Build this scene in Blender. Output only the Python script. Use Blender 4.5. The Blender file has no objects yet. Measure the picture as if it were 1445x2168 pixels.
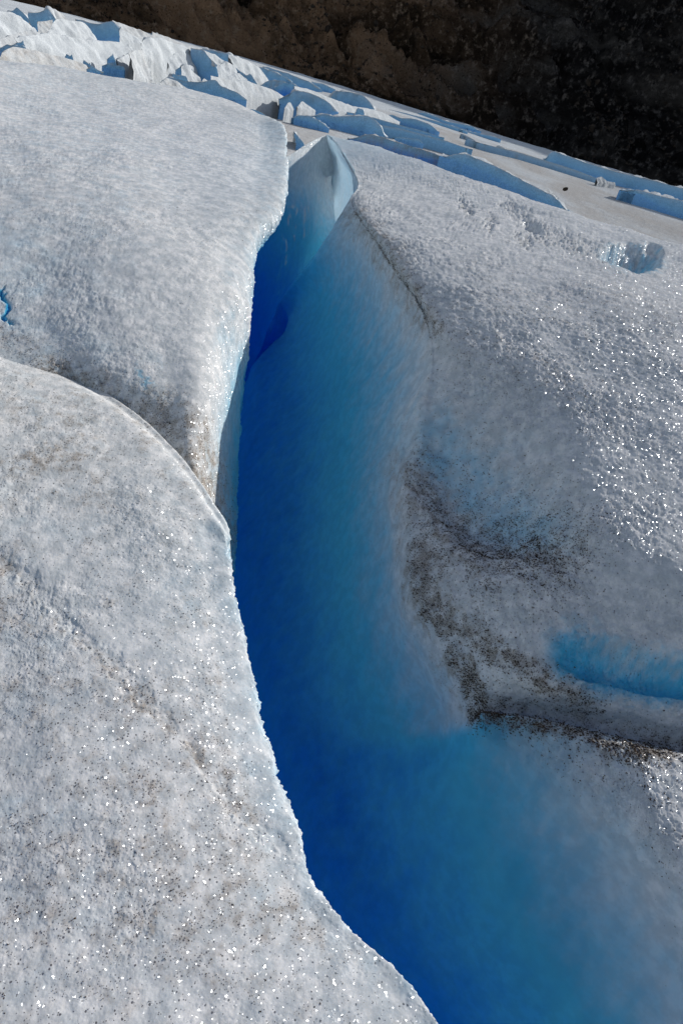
import bpy, math
import numpy as np

# ------------------------------------------------------------------ scene, camera
sc = bpy.context.scene
COL = sc.collection
W0, H0 = 1445.0, 2168.0            # frame the outlines were surveyed in
FPX = 1445.0                       # focal length for that frame (24 mm on a 36 mm tall sensor)
PITCH, ROLL = math.radians(32.5), math.radians(14.0)
EYE = np.array([0.0, 0.0, 1.65])
AF = np.array([0, math.cos(PITCH), -math.sin(PITCH)])
_u0 = np.array([0, math.sin(PITCH), math.cos(PITCH)])
_r0 = np.array([1.0, 0, 0])
AU = math.cos(ROLL) * _u0 - math.sin(ROLL) * _r0
AR = math.cos(ROLL) * _r0 + math.sin(ROLL) * _u0

SUN_AZ, SUN_EL = math.radians(56), math.radians(29)      # azimuth measured from +Y towards +X

def ray(x, y):
    return AF + AR * (x - W0 / 2) / FPX + AU * (H0 / 2 - y) / FPX

def at_z(x, y, z):                 # survey point: sight line met at height z
    d = ray(x, y)
    return EYE + d * ((z - EYE[2]) / d[2])

def project(P):
    q = P - EYE
    t = np.maximum(q @ AF, 1e-3)
    return W0 / 2 + FPX * (q @ AR) / t, H0 / 2 - FPX * (q @ AU) / t, t

# ------------------------------------------------------------------ numpy noise
def _hash(ix, iy, iz, seed):
    h = (ix * 374761393 + iy * 668265263 + iz * 2147483647 + seed * 1274126177) & 0xFFFFFFFF
    h = ((h ^ (h >> 13)) * 1274126177) & 0xFFFFFFFF
    h = ((h ^ (h >> 16)) * 2246822519) & 0xFFFFFFFF
    return h ^ (h >> 15)

def perlin(P, scale, seed=0):
    Q = P * scale
    I = np.floor(Q).astype(np.int64)
    Fr = Q - I
    w = Fr * Fr * Fr * (Fr * (Fr * 6 - 15) + 10)
    out = np.zeros(len(P))
    for dx in (0, 1):
        for dy in (0, 1):
            for dz in (0, 1):
                h = _hash(I[:, 0] + dx, I[:, 1] + dy, I[:, 2] + dz, seed)
                gx = ((h & 1023) / 511.5 - 1)
                gy = (((h >> 10) & 1023) / 511.5 - 1)
                gz = (((h >> 20) & 1023) / 511.5 - 1)
                g = gx * (Fr[:, 0] - dx) + gy * (Fr[:, 1] - dy) + gz * (Fr[:, 2] - dz)
                ww = (w[:, 0] if dx else 1 - w[:, 0]) * (w[:, 1] if dy else 1 - w[:, 1]) * (w[:, 2] if dz else 1 - w[:, 2])
                out += g * ww
    return out

def fbm(P, scale, octaves=4, gain=0.5, seed=0):
    a, s, o = 1.0, scale, np.zeros(len(P))
    for k in range(octaves):
        o += a * perlin(P, s, seed + k * 17)
        a *= gain; s *= 2.03
    return o

def ridged(P, scale, octaves=4, gain=0.5, seed=0):
    a, s, o = 1.0, scale, np.zeros(len(P))
    for k in range(octaves):
        o += a * (1 - np.abs(perlin(P, s, seed + k * 13)) * 2.2)
        a *= gain; s *= 2.07
    return o

def smooth(a, b, x):
    t = np.clip((x - a) / (b - a), 0, 1)
    return t * t * (3 - 2 * t)

# ------------------------------------------------------------------ surfaces
def cr_matrix(n_ctrl, samples):    # Catmull-Rom weights, samples[i] per span
    rows = []
    for i in range(n_ctrl - 1):
        m = samples[i] + (1 if i == n_ctrl - 2 else 0)
        for k in range(m):
            u = k / samples[i]
            w = np.zeros(n_ctrl)
            c = (-0.5 * u + u * u - 0.5 * u ** 3, 1 - 2.5 * u * u + 1.5 * u ** 3,
                 0.5 * u + 2 * u * u - 1.5 * u ** 3, -0.5 * u * u + 0.5 * u ** 3)
            for j, cc in zip((i - 1, i, i + 1, i + 2), c):
                if j < 0: w[0] += 2 * cc; w[1] -= cc
                elif j > n_ctrl - 1: w[-1] += 2 * cc; w[-2] -= cc
                else: w[j] += cc
            rows.append(w)
    return np.array(rows)

def loft(net, step=2.2, lo=4, hi=400):
    """net: rows x cols x channels (first three are world xyz) -> fine grid."""
    net = np.array(net, float)
    R, Cc, K = net.shape
    px, py, t = project(net[..., :3].reshape(-1, 3))
    px, py, t = px.reshape(R, Cc), py.reshape(R, Cc), t.reshape(R, Cc)
    def n_between(dx, dy):
        return np.hypot(dx, dy)
    vis = (px > -250) & (px < 1700) & (py > -100) & (py < 2400) & (t > .3)
    dr = np.where(vis[1:] | vis[:-1], n_between(np.diff(px, axis=0), np.diff(py, axis=0)), 30)
    dc = np.where(vis[:, 1:] | vis[:, :-1], n_between(np.diff(px, axis=1), np.diff(py, axis=1)), 30)
    sr = np.clip((np.percentile(dr, 80, axis=1) / step), lo, hi).astype(int)
    scs = np.clip((np.percentile(dc, 80, axis=0) / step), lo, hi).astype(int)
    A, B = cr_matrix(R, sr), cr_matrix(Cc, scs)
    g = np.einsum('ir,rck->ick', A, net)
    g = np.einsum('jc,ick->ijk', B, g)
    return g, np.concatenate([[0], np.cumsum(sr)]), np.concatenate([[0], np.cumsum(scs)])

def grid_normals(g):
    du = np.gradient(g, axis=0); dv = np.gradient(g, axis=1)
    n = np.cross(dv, du)
    n /= np.linalg.norm(n, axis=2, keepdims=True) + 1e-12
    return n

def grid_mesh(name, P, attrs, mat, parent=None, flip=False):
    """P: n x m x 3. attrs: dict name -> n x m. One mesh object."""
    n, m = P.shape[:2]
    me = bpy.data.meshes.new(name)
    me.vertices.add(n * m)
    me.vertices.foreach_set('co', P.reshape(-1).astype(np.float32))
    idx = np.arange(n * m).reshape(n, m)
    q = np.stack([idx[:-1, :-1], idx[:-1, 1:], idx[1:, 1:], idx[1:, :-1]], -1).reshape(-1, 4)
    if flip: q = q[:, ::-1]
    nf = len(q)
    me.loops.add(nf * 4); me.polygons.add(nf)
    me.loops.foreach_set('vertex_index', q.reshape(-1).astype(np.int32))
    me.polygons.foreach_set('loop_start', np.arange(0, nf * 4, 4, dtype=np.int32))
    me.polygons.foreach_set('use_smooth', np.ones(nf, dtype=bool))
    for k, v in attrs.items():
        a = me.attributes.new(k, 'FLOAT', 'POINT')
        a.data.foreach_set('value', v.reshape(-1).astype(np.float32))
    me.update(calc_edges=True)
    me.materials.append(mat)
    o = bpy.data.objects.new(name, me)
    COL.objects.link(o)
    if parent is not None: o.parent = parent
    return o

def poly_mesh(name, V, F, mat, parent=None, smooth_faces=True, attrs=None):
    """V: n x 3, F: list/array of equal-length faces."""
    V = np.asarray(V, np.float32); F = np.asarray(F, np.int32)
    me = bpy.data.meshes.new(name)
    me.vertices.add(len(V)); me.vertices.foreach_set('co', V.reshape(-1))
    k = F.shape[1]
    me.loops.add(F.size); me.polygons.add(len(F))
    me.loops.foreach_set('vertex_index', F.reshape(-1))
    me.polygons.foreach_set('loop_start', np.arange(0, F.size, k, dtype=np.int32))
    me.polygons.foreach_set('use_smooth', np.full(len(F), smooth_faces, dtype=bool))
    for kk, v in (attrs or {}).items():
        a = me.attributes.new(kk, 'FLOAT', 'POINT')
        a.data.foreach_set('value', np.asarray(v, np.float32))
    me.update(calc_edges=True)
    me.materials.append(mat)
    o = bpy.data.objects.new(name, me)
    COL.objects.link(o)
    if parent is not None: o.parent = parent
    return o

def tag(o, label=None, cat=None, group=None, kind=None):
    if label: o['label'] = label
    if cat: o['category'] = cat
    if group: o['group'] = group
    if kind: o['kind'] = kind
    return o

# ------------------------------------------------------------------ materials
def new_mat(name):
    m = bpy.data.materials.new(name); m.use_nodes = True
    nt = m.node_tree; nt.nodes.clear()
    return m, nt

class N:                            # tiny node helper
    def __init__(s, nt): s.nt = nt
    def node(s, typ, ins=None, **kw):
        n = s.nt.nodes.new(typ)
        for k, v in kw.items(): setattr(n, k, v)
        for k, v in (ins or {}).items():
            if isinstance(v, bpy.types.NodeSocket): s.nt.links.new(v, n.inputs[k])
            else: n.inputs[k].default_value = v
        return n
    def attr(s, name): return s.node('ShaderNodeAttribute', attribute_name=name).outputs['Fac']
    def noise(s, co, scale, detail=4, rough=.55, dist=0):
        return s.node('ShaderNodeTexNoise', {'Vector': co, 'Scale': scale, 'Detail': detail, 'Roughness': rough, 'Distortion': dist}).outputs['Fac']
    def math(s, op, a, b=0.0, c=0.0, clamp=False):
        return s.node('ShaderNodeMath', {0: a, 1: b, 2: c}, operation=op, use_clamp=clamp).outputs[0]
    def ramp(s, x, a, b, lo=0.0, hi=1.0):
        return s.node('ShaderNodeMapRange', {0: x, 1: a, 2: b, 3: lo, 4: hi}, interpolation_type='SMOOTHSTEP').outputs[0]
    def mix(s, f, a, b):
        n = s.node('ShaderNodeMix', data_type='RGBA')
        for i, v in ((0, f), (6, a), (7, b)):
            if isinstance(v, bpy.types.NodeSocket): s.nt.links.new(v, n.inputs[i])
            else: n.inputs[i].default_value = v if i == 0 else (*v, 1)
        return n.outputs[2]

def ice_material(name, crust, mid, deep, dirt_col, glint=0.10, grain=1.0, speck=True, bump=0.42, through=0.0):
    m, nt = new_mat(name); n = N(nt)
    co = n.node('ShaderNodeTexCoord').outputs['Object']
    dirt, blue = n.attr('dirt'), n.attr('blue')
    # weathered crust -> clear blue ice and painted blue shade, broken up by bubbles
    cl = n.noise(co, 9, 5, .6)
    fine = n.noise(co, 130 * grain, 3, .6)
    streaks = n.noise(n.node('ShaderNodeMapping', {'Vector': co, 'Scale': (1, 1, .16)}).outputs[0], 16, 6, .65)
    b = n.math('ADD', blue, n.math('MULTIPLY', n.math('SUBTRACT', n.math('ADD', n.math('MULTIPLY', cl, .5), n.math('MULTIPLY', streaks, .5)), .5), n.math('MULTIPLY_ADD', n.math('GREATER_THAN', blue, .02), .30, .12)), clamp=True)
    b1 = n.ramp(b, .0, .5); b2 = n.ramp(b, .45, 1.0)
    base = n.mix(b1, crust, mid)
    base = n.mix(b2, base, deep)
    # grey clotting of the crust
    clot = n.ramp(n.noise(co, 22, 6, .65), .38, .66)
    wet = n.mix(clot, (.60, .64, .68), (.98, .98, 1.0))
    mul = n.node('ShaderNodeMix', data_type='RGBA', blend_type='MULTIPLY')
    mul.inputs[0].default_value = .8
    nt.links.new(base, mul.inputs[6]); nt.links.new(wet, mul.inputs[7]); base = mul.outputs[2]
    # silt film
    d2 = n.math('MULTIPLY', dirt, n.ramp(n.noise(co, 34, 6, .7), .34, .72, .35, 1.25))
    base = n.mix(n.math('MULTIPLY', n.ramp(d2, 0.0, 1.0), .8), base, dirt_col)
    # single dark grains lying in the surface
    if speck:
        for sc_, rad, dens in ((110 * grain, .26, .55), (220 * grain, .30, .6)):
            v = n.node('ShaderNodeTexVoronoi', {'Vector': co, 'Scale': sc_, 'Randomness': 1.0}, feature='F1')
            wob = n.math('ADD', v.outputs['Distance'], n.math('MULTIPLY', n.math('SUBTRACT', n.noise(co, sc_ * 2.5, 2), .5), .35))
            sep = n.node('ShaderNodeSeparateColor', {0: v.outputs['Color']})
            on = n.math('LESS_THAN', sep.outputs[0], n.math('MULTIPLY', n.math('MULTIPLY_ADD', n.attr('rough'), .03, dirt), dens))
            hit = n.math('MULTIPLY', n.math('LESS_THAN', wob, rad), on)
            base = n.mix(n.math('MULTIPLY', hit, .85), base, (.045, .036, .030))
    # bump
    h = n.math('ADD', n.math('MULTIPLY', fine, .6), n.math('MULTIPLY', n.noise(co, 60 * grain, 3, .6), 1.0))
    rough = n.attr('rough')
    bmp = n.node('ShaderNodeBump', {'Strength': n.math('MULTIPLY', rough, bump, clamp=True), 'Distance': .006 / grain, 'Height': h})
    diff = n.node('ShaderNodeBsdfDiffuse', {'Color': base, 'Roughness': .6, 'Normal': bmp.outputs[0]})
    if through > 0:                 # light that has soaked through the ice body
        tcol = n.mix(b1, (.70, .82, .90), (.10, .56, .82)); tcol = n.mix(b2, tcol, (.004, .27, .92))
        tr = n.node('ShaderNodeBsdfTranslucent', {'Color': tcol, 'Normal': bmp.outputs[0]})
        diff = n.node('ShaderNodeMixShader', {0: n.math('ADD', n.attr('thin'), n.math('MULTIPLY_ADD', b1, .40, through), clamp=True), 1: diff.outputs[0], 2: tr.outputs[0]})
    # crystal faces: every cell has its own facet direction
    geo = n.node('ShaderNodeNewGeometry').outputs['Normal']
    shader = diff.outputs[0]
    jig = n.node('ShaderNodeTexNoise', {'Vector': co, 'Scale': 260 * grain, 'Detail': 2.0}).outputs['Color']
    cod = n.node('ShaderNodeVectorMath', {0: jig, 1: (.009 / grain,) * 3, 2: co}, operation='MULTIPLY_ADD').outputs[0]
    for sc_, wgt, ro, rare in ((190 * grain, .15, .15, .86), (370 * grain, .85, .16, .72)):
        v = n.node('ShaderNodeTexVoronoi', {'Vector': cod, 'Scale': sc_, 'Randomness': 1.0}, feature='F1')
        off = n.node('ShaderNodeVectorMath', {0: v.outputs['Color'], 1: (.5, .5, .5)}, operation='SUBTRACT')
        off2 = n.node('ShaderNodeVectorMath', {0: off.outputs[0], 1: (2.5, 2.5, 2.5)}, operation='MULTIPLY')
        nn = n.node('ShaderNodeVectorMath', {0: geo, 1: off2.outputs[0]}, operation='ADD')
        nz = n.node('ShaderNodeVectorMath', {0: nn.outputs[0]}, operation='NORMALIZE')
        gl = n.node('ShaderNodeBsdfGlossy', {'Color': (.9, .95, 1, 1), 'Roughness': ro, 'Normal': nz.outputs[0]})
        pick = n.node('ShaderNodeSeparateColor', {0: v.outputs['Color']}).outputs[2]
        fac = n.math('MULTIPLY', n.math('MULTIPLY', n.ramp(rough, .15, .8), n.math('GREATER_THAN', pick, rare)), glint * wgt, clamp=True)
        shader = n.node('ShaderNodeMixShader', {0: fac, 1: shader, 2: gl.outputs[0]}).outputs[0]
    out = n.node('ShaderNodeOutputMaterial')
    nt.links.new(shader, out.inputs[0])
    return m

CRUST = (.64, .645, .64); MID = (.08, .57, .82); DEEP = (.003, .21, .78)
SILT = (.26, .222, .178)
M_ICE = ice_material('granular_ice', CRUST, MID, DEEP, SILT, through=.20)
M_WALL = M_ICE
M_FAR = ice_material('far_ice', (.50, .53, .55), (.25, .50, .72), DEEP, (.27, .245, .22), glint=0.0, grain=.03, speck=False, bump=.9)

def rock_material():
    m, nt = new_mat('dark_rock'); n = N(nt)
    co = n.node('ShaderNodeTexCoord').outputs['Object']
    rot = n.node('ShaderNodeMapping', {'Vector': co, 'Rotation': (0, math.radians(28), 0), 'Scale': (.35, 1, 1.3)}).outputs[0]
    big = n.noise(rot, .03, 7, .62, .6)
    fine = n.noise(co, .30, 8, .7)
    grainy = n.noise(co, 1.1, 6, .75)
    sx = n.node('ShaderNodeSeparateXYZ', {0: co}).outputs[0]
    kind = n.ramp(n.math('ADD', sx, n.math('MULTIPLY', n.math('SUBTRACT', big, .5), 260)), -60, 60)   # brown on the left turns to black on the right
    br = n.mix(n.ramp(big, .40, .62), (.024, .017, .012), (.25, .155, .095))
    bk = n.mix(n.ramp(big, .42, .66), (.008, .008, .009), (.075, .07, .066))
    c = n.mix(kind, br, bk)
    c2 = n.mix(kind, (.30, .22, .16), (.13, .12, .115))
    c = n.mix(n.ramp(fine, .50, .70), c, c2)
    c = n.mix(n.ramp(grainy, .46, .34), c, (.006, .005, .005))
    c = n.mix(n.math('MULTIPLY', n.ramp(grainy, .62, .72), .7), c, n.mix(kind, (.36, .27, .2), (.07, .065, .06)))
    bmp = n.node('ShaderNodeBump', {'Strength': 1.0, 'Distance': 5.0, 'Height': n.math('ADD', n.noise(co, .22, 9, .75), n.math('MULTIPLY', n.noise(rot, .09, 6, .6), 1.4))})
    d = n.node('ShaderNodeBsdfDiffuse', {'Color': c, 'Roughness': .8, 'Normal': bmp.outputs[0]})
    nt.links.new(d.outputs[0], n.node('ShaderNodeOutputMaterial').inputs[0])
    return m
M_ROCK = rock_material()

def plain_mat(name, a, b, scale):
    m, nt = new_mat(name); n = N(nt)
    co = n.node('ShaderNodeTexCoord').outputs['Object']
    c = n.mix(n.ramp(n.noise(co, scale, 4, .6), .35, .65), a, b)
    d = n.node('ShaderNodeBsdfDiffuse', {'Color': c, 'Roughness': .8})
    nt.links.new(d.outputs[0], n.node('ShaderNodeOutputMaterial').inputs[0])
    return m
M_GRIT = plain_mat('grit', (.030, .024, .020), (.085, .062, .045), 60)
M_STONE = plain_mat('stone', (.018, .015, .013), (.05, .04, .033), .8)

# ------------------------------------------------------------------ control nets
# a control point is (px, py, z) on a sight line, or ('o', dx, dy, dz) relative to the previous one of its row
def build_net(rows, blues=None, roughs=None):
    net = []
    for r in rows:
        pts = []
        for k, c in enumerate(r):
            if c[0] == 'o': P = pts[-1] + np.array(c[1:4])
            elif c[0] == 'w': P = np.array(c[1:4], float)
            else: P = at_z(*c[:3])
            pts.append(P)
        net.append(pts)
    net = np.array(net)
    return net

def with_channels(net, blue, rough):
    R, Cc = net.shape[:2]
    b = np.broadcast_to(np.array(blue, float), (R, Cc)) if np.ndim(blue) < 2 else np.array(blue, float)
    g = np.broadcast_to(np.array(rough, float), (R, Cc)) if np.ndim(rough) < 2 else np.array(rough, float)
    return np.concatenate([net, b[..., None], g[..., None]], -1)

def seg_dist(px, py, pts):
    best = np.full(px.shape, 1e9)
    pts = np.array(pts, float)
    for a, b in zip(pts[:-1], pts[1:]):
        d = b - a; L = (d ** 2).sum() + 1e-9
        u = np.clip(((px - a[0]) * d[0] + (py - a[1]) * d[1]) / L, 0, 1)
        best = np.minimum(best, np.hypot(px - a[0] - u * d[0], py - a[1] - u * d[1]))
    return best

def paint(px, py, strokes):
    """Stain and shade tint map: each stroke is (points, half width, strength)."""
    v = np.zeros(px.shape)
    for pts, wdt, s in strokes:
        if len(pts) == 1: pts = [pts[0], (pts[0][0] + .1, pts[0][1])]
        v = np.maximum(v, s * np.exp(-(seg_dist(px, py, pts) / wdt) ** 2))
    return v

def finish_patch(net, blue, rough, strokes, base_dirt, dents=(), blue_strokes=(), white_strokes=(), step=2.2, amp=1.0, seed=0, creases=(), fine=1.0, med_amp=.8, big_amp=1.0, rim=None):
    g, rb, cb = loft(with_channels(net, blue, rough), step)
    P = g[..., :3].copy(); bl = np.clip(g[..., 3], 0, 1); rg = np.clip(g[..., 4], 0, 1)
    shp = bl.shape
    nrm = -grid_normals(P)
    flat = P.reshape(-1, 3)
    px, py, t = project(flat)
    px, py, t = (a.reshape(shp) for a in (px, py, t))
    P0 = flat
    big = fbm(P0, 1.6, 3, seed=seed).reshape(shp)
    med = fbm(P0, 9, 3, seed=seed + 5).reshape(shp)
    sm = fbm(P0, 42, 3, .6, seed=seed + 9).reshape(shp)
    rg = rg * (.5 + .65 * smooth(-.35, .4, fbm(P0, 3.1, 3, seed=seed + 40).reshape(shp)))
    gr = perlin(P0, 150, seed + 21).reshape(shp) + .6 * perlin(P0, 280, seed + 22).reshape(shp)
    flute = fbm(P0 * [1, 1, .18], 6.5, 3, .55, seed=seed + 33).reshape(shp)
    h = big_amp * .030 * big + med_amp * .012 * med * (.35 + .65 * rg) + .0075 * fine * sm * rg + .0038 * fine * gr * rg + .011 * flute * np.clip(1 - 3 * rg, 0, 1)
    if len(white_strokes): bl = np.clip(bl - paint(px + 9 * med, py, white_strokes) * smooth(-.1, .3, fbm(P0 * [1, 1, .3], 14, 2, seed=seed + 2).reshape(shp)), 0, 1)
    if rim is not None:             # crumbling edge: loose crystals stand proud of the lip
        wr = smooth(cb[rim] - .5 * (cb[rim] - cb[rim - 1]), cb[rim], np.arange(shp[1]))[None] * np.ones(shp)
        h = h + wr * (.010 * np.abs(sm) + .010 * np.maximum(perlin(P0, 75, seed + 23).reshape(shp) - .1, 0) * 2 + .016 * med)
    P += nrm * (h * amp)[..., None]
    for (cx, cy, rx, ry, ang, dep, *hard) in dents:
        e0, e1 = hard if hard else (1.25, .35)
        a = math.radians(ang)
        dx, dy = px - cx, py - cy
        wob = 1 + .2 * med + .15 * big
        u = (dx * math.cos(a) + dy * math.sin(a)) / rx * wob; v = (-dx * math.sin(a) + dy * math.cos(a)) / ry * wob
        P[..., 2] -= dep * smooth(e0, e1, np.sqrt(u * u + v * v))
    for (pts, wdt, dep) in creases:
        d = seg_dist(px + 14 * med * 3, py + 14 * sm * 2, pts)
        P[..., 2] -= dep * np.exp(-(d / wdt) ** 2)
    dirt = np.clip(base_dirt * smooth(.03, .45, rg) * (1 + 1.1 * med + .8 * big) + paint(px + 40 * med, py + 40 * big, strokes), 0, 1.3)
    clump = smooth(-.15, .45, fbm(P0, 26, 3, .6, seed=seed + 60).reshape(shp) + .25 * np.minimum(dirt, 1))
    dirt = dirt * (.45 + .75 * clump)
    if len(blue_strokes): bl = np.clip(bl + paint(px + 25 * med, py + 25 * sm, blue_strokes), 0, 1)
    return P, dict(dirt=dirt, blue=bl, rough=rg, thin=bl * 0), rb, cb, (px, py)

def sub_attrs(at, sl): return {k: v[sl] for k, v in at.items()}

# ---- right ice mound with the crevasse's right wall -------------------------------------------------
# columns: deep, behind left rim, mid wall, upper wall, lip, shoulder, top, top, frame edge, beyond
C_rows = [
 # hidden fall-away behind the crest
 [('w', -1.2, 7.6, -2.4), ('w', -1.0, 7.8, -1.3), ('w', -.6, 8.0, -.4), ('w', -.5, 8.3, .1), ('w', -1.0, 8.6, .35), ('w', -.45, 8.3, .3), ('w', .7, 7.9, .3), ('w', 1.9, 7.5, .25), ('w', 3.2, 7.0, .2), ('w', 5.5, 6.6, .1)],
 [('w', -1.1, 6.8, -2.4), ('w', -.8, 6.9, -1.2), ('w', -.45, 7.0, -.3), ('w', -.35, 7.2, .4), (692, 289, .95), (765, 306, .98), (930, 360, 1.0), (1160, 438, 1.0), (1445, 527, .98), (1700, 600, 1.0)],
 [('w', -1.0, 5.7, -2.4), ('w', -.65, 5.7, -1.1), ('w', -.3, 5.6, -.2), ('w', -.2, 5.5, .45), (754, 375, .94), (800, 372, .96), (960, 420, .99), (1180, 495, 1.0), (1445, 590, .99), (1700, 660, 1.05)],
 [(530, 850, -1.6), (552, 760, -.30), (600, 625, .20), (680, 520, .62), (742, 432, .88), (775, 436, .91), (950, 500, .95), (1190, 580, .98), (1445, 670, .98), (1700, 730, .97)],
 [(480, 960, -1.6), (525, 800, -.45), (620, 680, .02), (735, 590, .52), (796, 515, .84), (835, 528, .88), (990, 600, .90), (1200, 670, .91), (1445, 760, .91), (1750, 830, .92)],
 [(470, 1060, -1.7), (512, 880, -.60), (640, 800, -.10), (800, 760, .40), (902, 692, .72), (945, 705, .765), (1060, 740, .79), (1220, 780, .81), (1445, 850, .83), (1750, 930, .84)],
 [(450, 1150, -1.8), (500, 990, -.72), (650, 930, -.20), (800, 890, .25), (895, 860, .53), (985, 850, .60), (1100, 865, .665), (1240, 890, .73), (1445, 950, .76), (1800, 1060, .78)],
 [(440, 1280, -1.8), (495, 1110, -.82), (650, 1060, -.32), (790, 1030, .10), (868, 1000, .35), (985, 990, .46), (1115, 1010, .55), (1250, 1035, .63), (1445, 1070, .67), (1800, 1180, .69)],
 [(440, 1420, -1.8), (498, 1230, -.86), (650, 1200, -.42), (800, 1180, -.02), (866, 1130, .225), (985, 1130, .34), (1130, 1130, .465), (1270, 1150, .56), (1445, 1190, .605), (1800, 1300, .62)],
 [(450, 1540, -1.8), (515, 1360, -.90), (670, 1330, -.50), (810, 1300, -.12), (878, 1255, .15), (985, 1250, .285), (1120, 1250, .395), (1270, 1270, .455), (1445, 1300, .49), (1800, 1400, .49)],
 [(480, 1650, -1.8), (535, 1460, -.95), (690, 1430, -.58), (850, 1410, -.20), (930, 1370, .10), (1010, 1360, .22), (1120, 1370, .315), (1280, 1400, .335), (1445, 1420, .365), (1800, 1500, .36)],
 [(500, 1740, -1.8), (555, 1540, -1.0), (710, 1510, -.64), (890, 1490, -.26), (965, 1450, .04), (1015, 1440, .15), (1120, 1450, .25), (1290, 1490, .255), (1445, 1510, .28), (1800, 1600, .27)],
 [(510, 1790, -1.8), (570, 1590, -1.0), (730, 1560, -.66), (905, 1540, -.28), (985, 1510, -.03), (1020, 1500, .05), (1120, 1508, .09), (1290, 1545, .135), (1445, 1590, .155), (1800, 1700, .17)],
 # the nearer block: crest in front of the groove
 [(530, 1850, -1.8), (590, 1640, -1.02), (750, 1610, -.68), (910, 1590, -.32), (985, 1560, -.05), (1035, 1512, .145), (1130, 1522, .205), (1290, 1556, .255), (1445, 1602, .275), (1800, 1720, .28)],
 [(560, 1930, -1.8), (615, 1740, -1.05), (780, 1700, -.70), (900, 1670, -.40), (985, 1640, -.17), (1070, 1600, .02), (1170, 1600, .165), (1310, 1640, .24), (1445, 1690, .265), (1800, 1810, .27)],
 [(600, 2050, -1.8), (650, 1850, -1.08), (800, 1810, -.76), (930, 1780, -.46), (1030, 1750, -.24), (1120, 1720, -.06), (1220, 1720, .085), (1345, 1760, .195), (1470, 1810, .248), (1800, 1920, .27)],
 [(680, 2180, -1.8), (735, 1970, -1.1), (860, 1930, -.80), (980, 1900, -.52), (1080, 1880, -.31), (1180, 1860, -.15), (1290, 1860, -.02), (1420, 1900, .115), (1560, 1950, .225), (1900, 2060, .23)],
 [(800, 2300, -1.8), (850, 2100, -1.1), (950, 2060, -.82), (1060, 2040, -.56), (1150, 2020, -.38), (1260, 2010, -.23), (1370, 2020, -.10), (1500, 2060, .03), (1650, 2120, .12), (2050, 2250, .16)],
 [(900, 2450, -1.8), (980, 2230, -1.1), (1060, 2200, -.84), (1150, 2180, -.6), (1240, 2170, -.43), (1340, 2170, -.29), (1450, 2190, -.16), (1590, 2240, -.03), (1760, 2310, .08), (2200, 2450, .14)],
 [(1200, 2800, -1.8), (1250, 2500, -1.1), (1300, 2450, -.84), (1380, 2430, -.6), (1450, 2430, -.45), (1560, 2430, -.3), (1680, 2450, -.17), (1820, 2500, -.05), (2000, 2560, .06), (2500, 2700, .12)],
]
C_net = build_net(C_rows)
nR = len(C_rows)
for k_, off_ in ((2, (.15, .35, 0)), (1, (.35, .9, 0)), (0, (.5, 1.4, -.2))): C_net[k_, 0:4] = C_net[3, 0:4] + np.array(off_)
ext = C_net[:, 9:10] + np.array([[[2.2, .3, .05]]]); ext2 = ext + np.array([[[.6, .1, -2.8]]])
C_net = np.concatenate([C_net, ext, ext2], 1)
C_net = np.concatenate([C_net[:1] + np.array([[[.1, .6, -2.2]]]), C_net], 0); nR += 1
C_blue = np.tile([1.0, .90, .66, .30, .05, .0, .0, .0, .0, .0, .0, .0], (nR, 1))
C_blue[14:, :] = [1.0, .88, .74, .60, .46, .31, .19, .07, .01, .0, .0, .0]
C_rough = np.tile([.0, .0, .0, .06, .6, 1, 1, 1, 1, 1, 1, 1], (nR, 1))
C_rough[7:10, :] = [0, 0, 0, .06, .35, .8, 1, 1, 1, 1, 1, 1]
C_rough[14:, :] = [0, 0, 0, 0, 0, .02, .12, .55, .9, 1, 1, 1]
C_rough[14, 4:9] = [.1, .5, .9, 1, 1]; C_rough[15, 4:9] = [0, .08, .7, 1, 1]; C_rough[16, 4:9] = [0, 0, .15, .8, 1]; C_rough[17, 4:9] = [0, 0, .04, .4, .9]
w_in = np.interp(np.arange(nR), [0, 6, 8, 30], [.88, .86, .62, .6])[:, None]; w_out = np.interp(np.arange(nR), [0, 6, 8, 30], [.14, .16, .4, .42])[:, None]
def add_lip(Q):
    wi, wo = (w_in[..., None], w_out[..., None]) if Q.ndim == 3 else (w_in, w_out)
    i_ = Q[:, 3:4] * (1 - wi) + Q[:, 4:5] * wi; o_ = Q[:, 4:5] * (1 - wo) + Q[:, 5:6] * wo
    return np.concatenate([Q[:, :4], i_, Q[:, 4:5], o_, Q[:, 5:]], 1)
C_net, C_blue, C_rough = add_lip(C_net), add_lip(C_blue), add_lip(C_rough)
C_strokes = [
 ([(755, 470), (800, 520), (850, 590), (915, 690)], 34, .8),
 ([(885, 1190), (895, 1270), (925, 1310)], 42, 1.3),
 ([(900, 1030), (980, 1130), (1130, 1150)], 100, .72),
 ([(950, 1390), (985, 1440), (1000, 1490)], 34, 1.3),
 ([(1000, 1460), (1010, 1500), (1100, 1510), (1250, 1545), (1445, 1590), (1600, 1640)], 36, 1.2),
 ([(960, 1320), (1010, 1345), (1120, 1420), (1250, 1490)], 34, .95),
 ([(800, 620), (1000, 720), (1300, 860)], 70, .20),
 ([(1000, 620), (1250, 650), (1445, 700)], 80, .22),
 ([(1150, 1545), (1300, 1600), (1445, 1660)], 40, .16),
]
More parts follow.
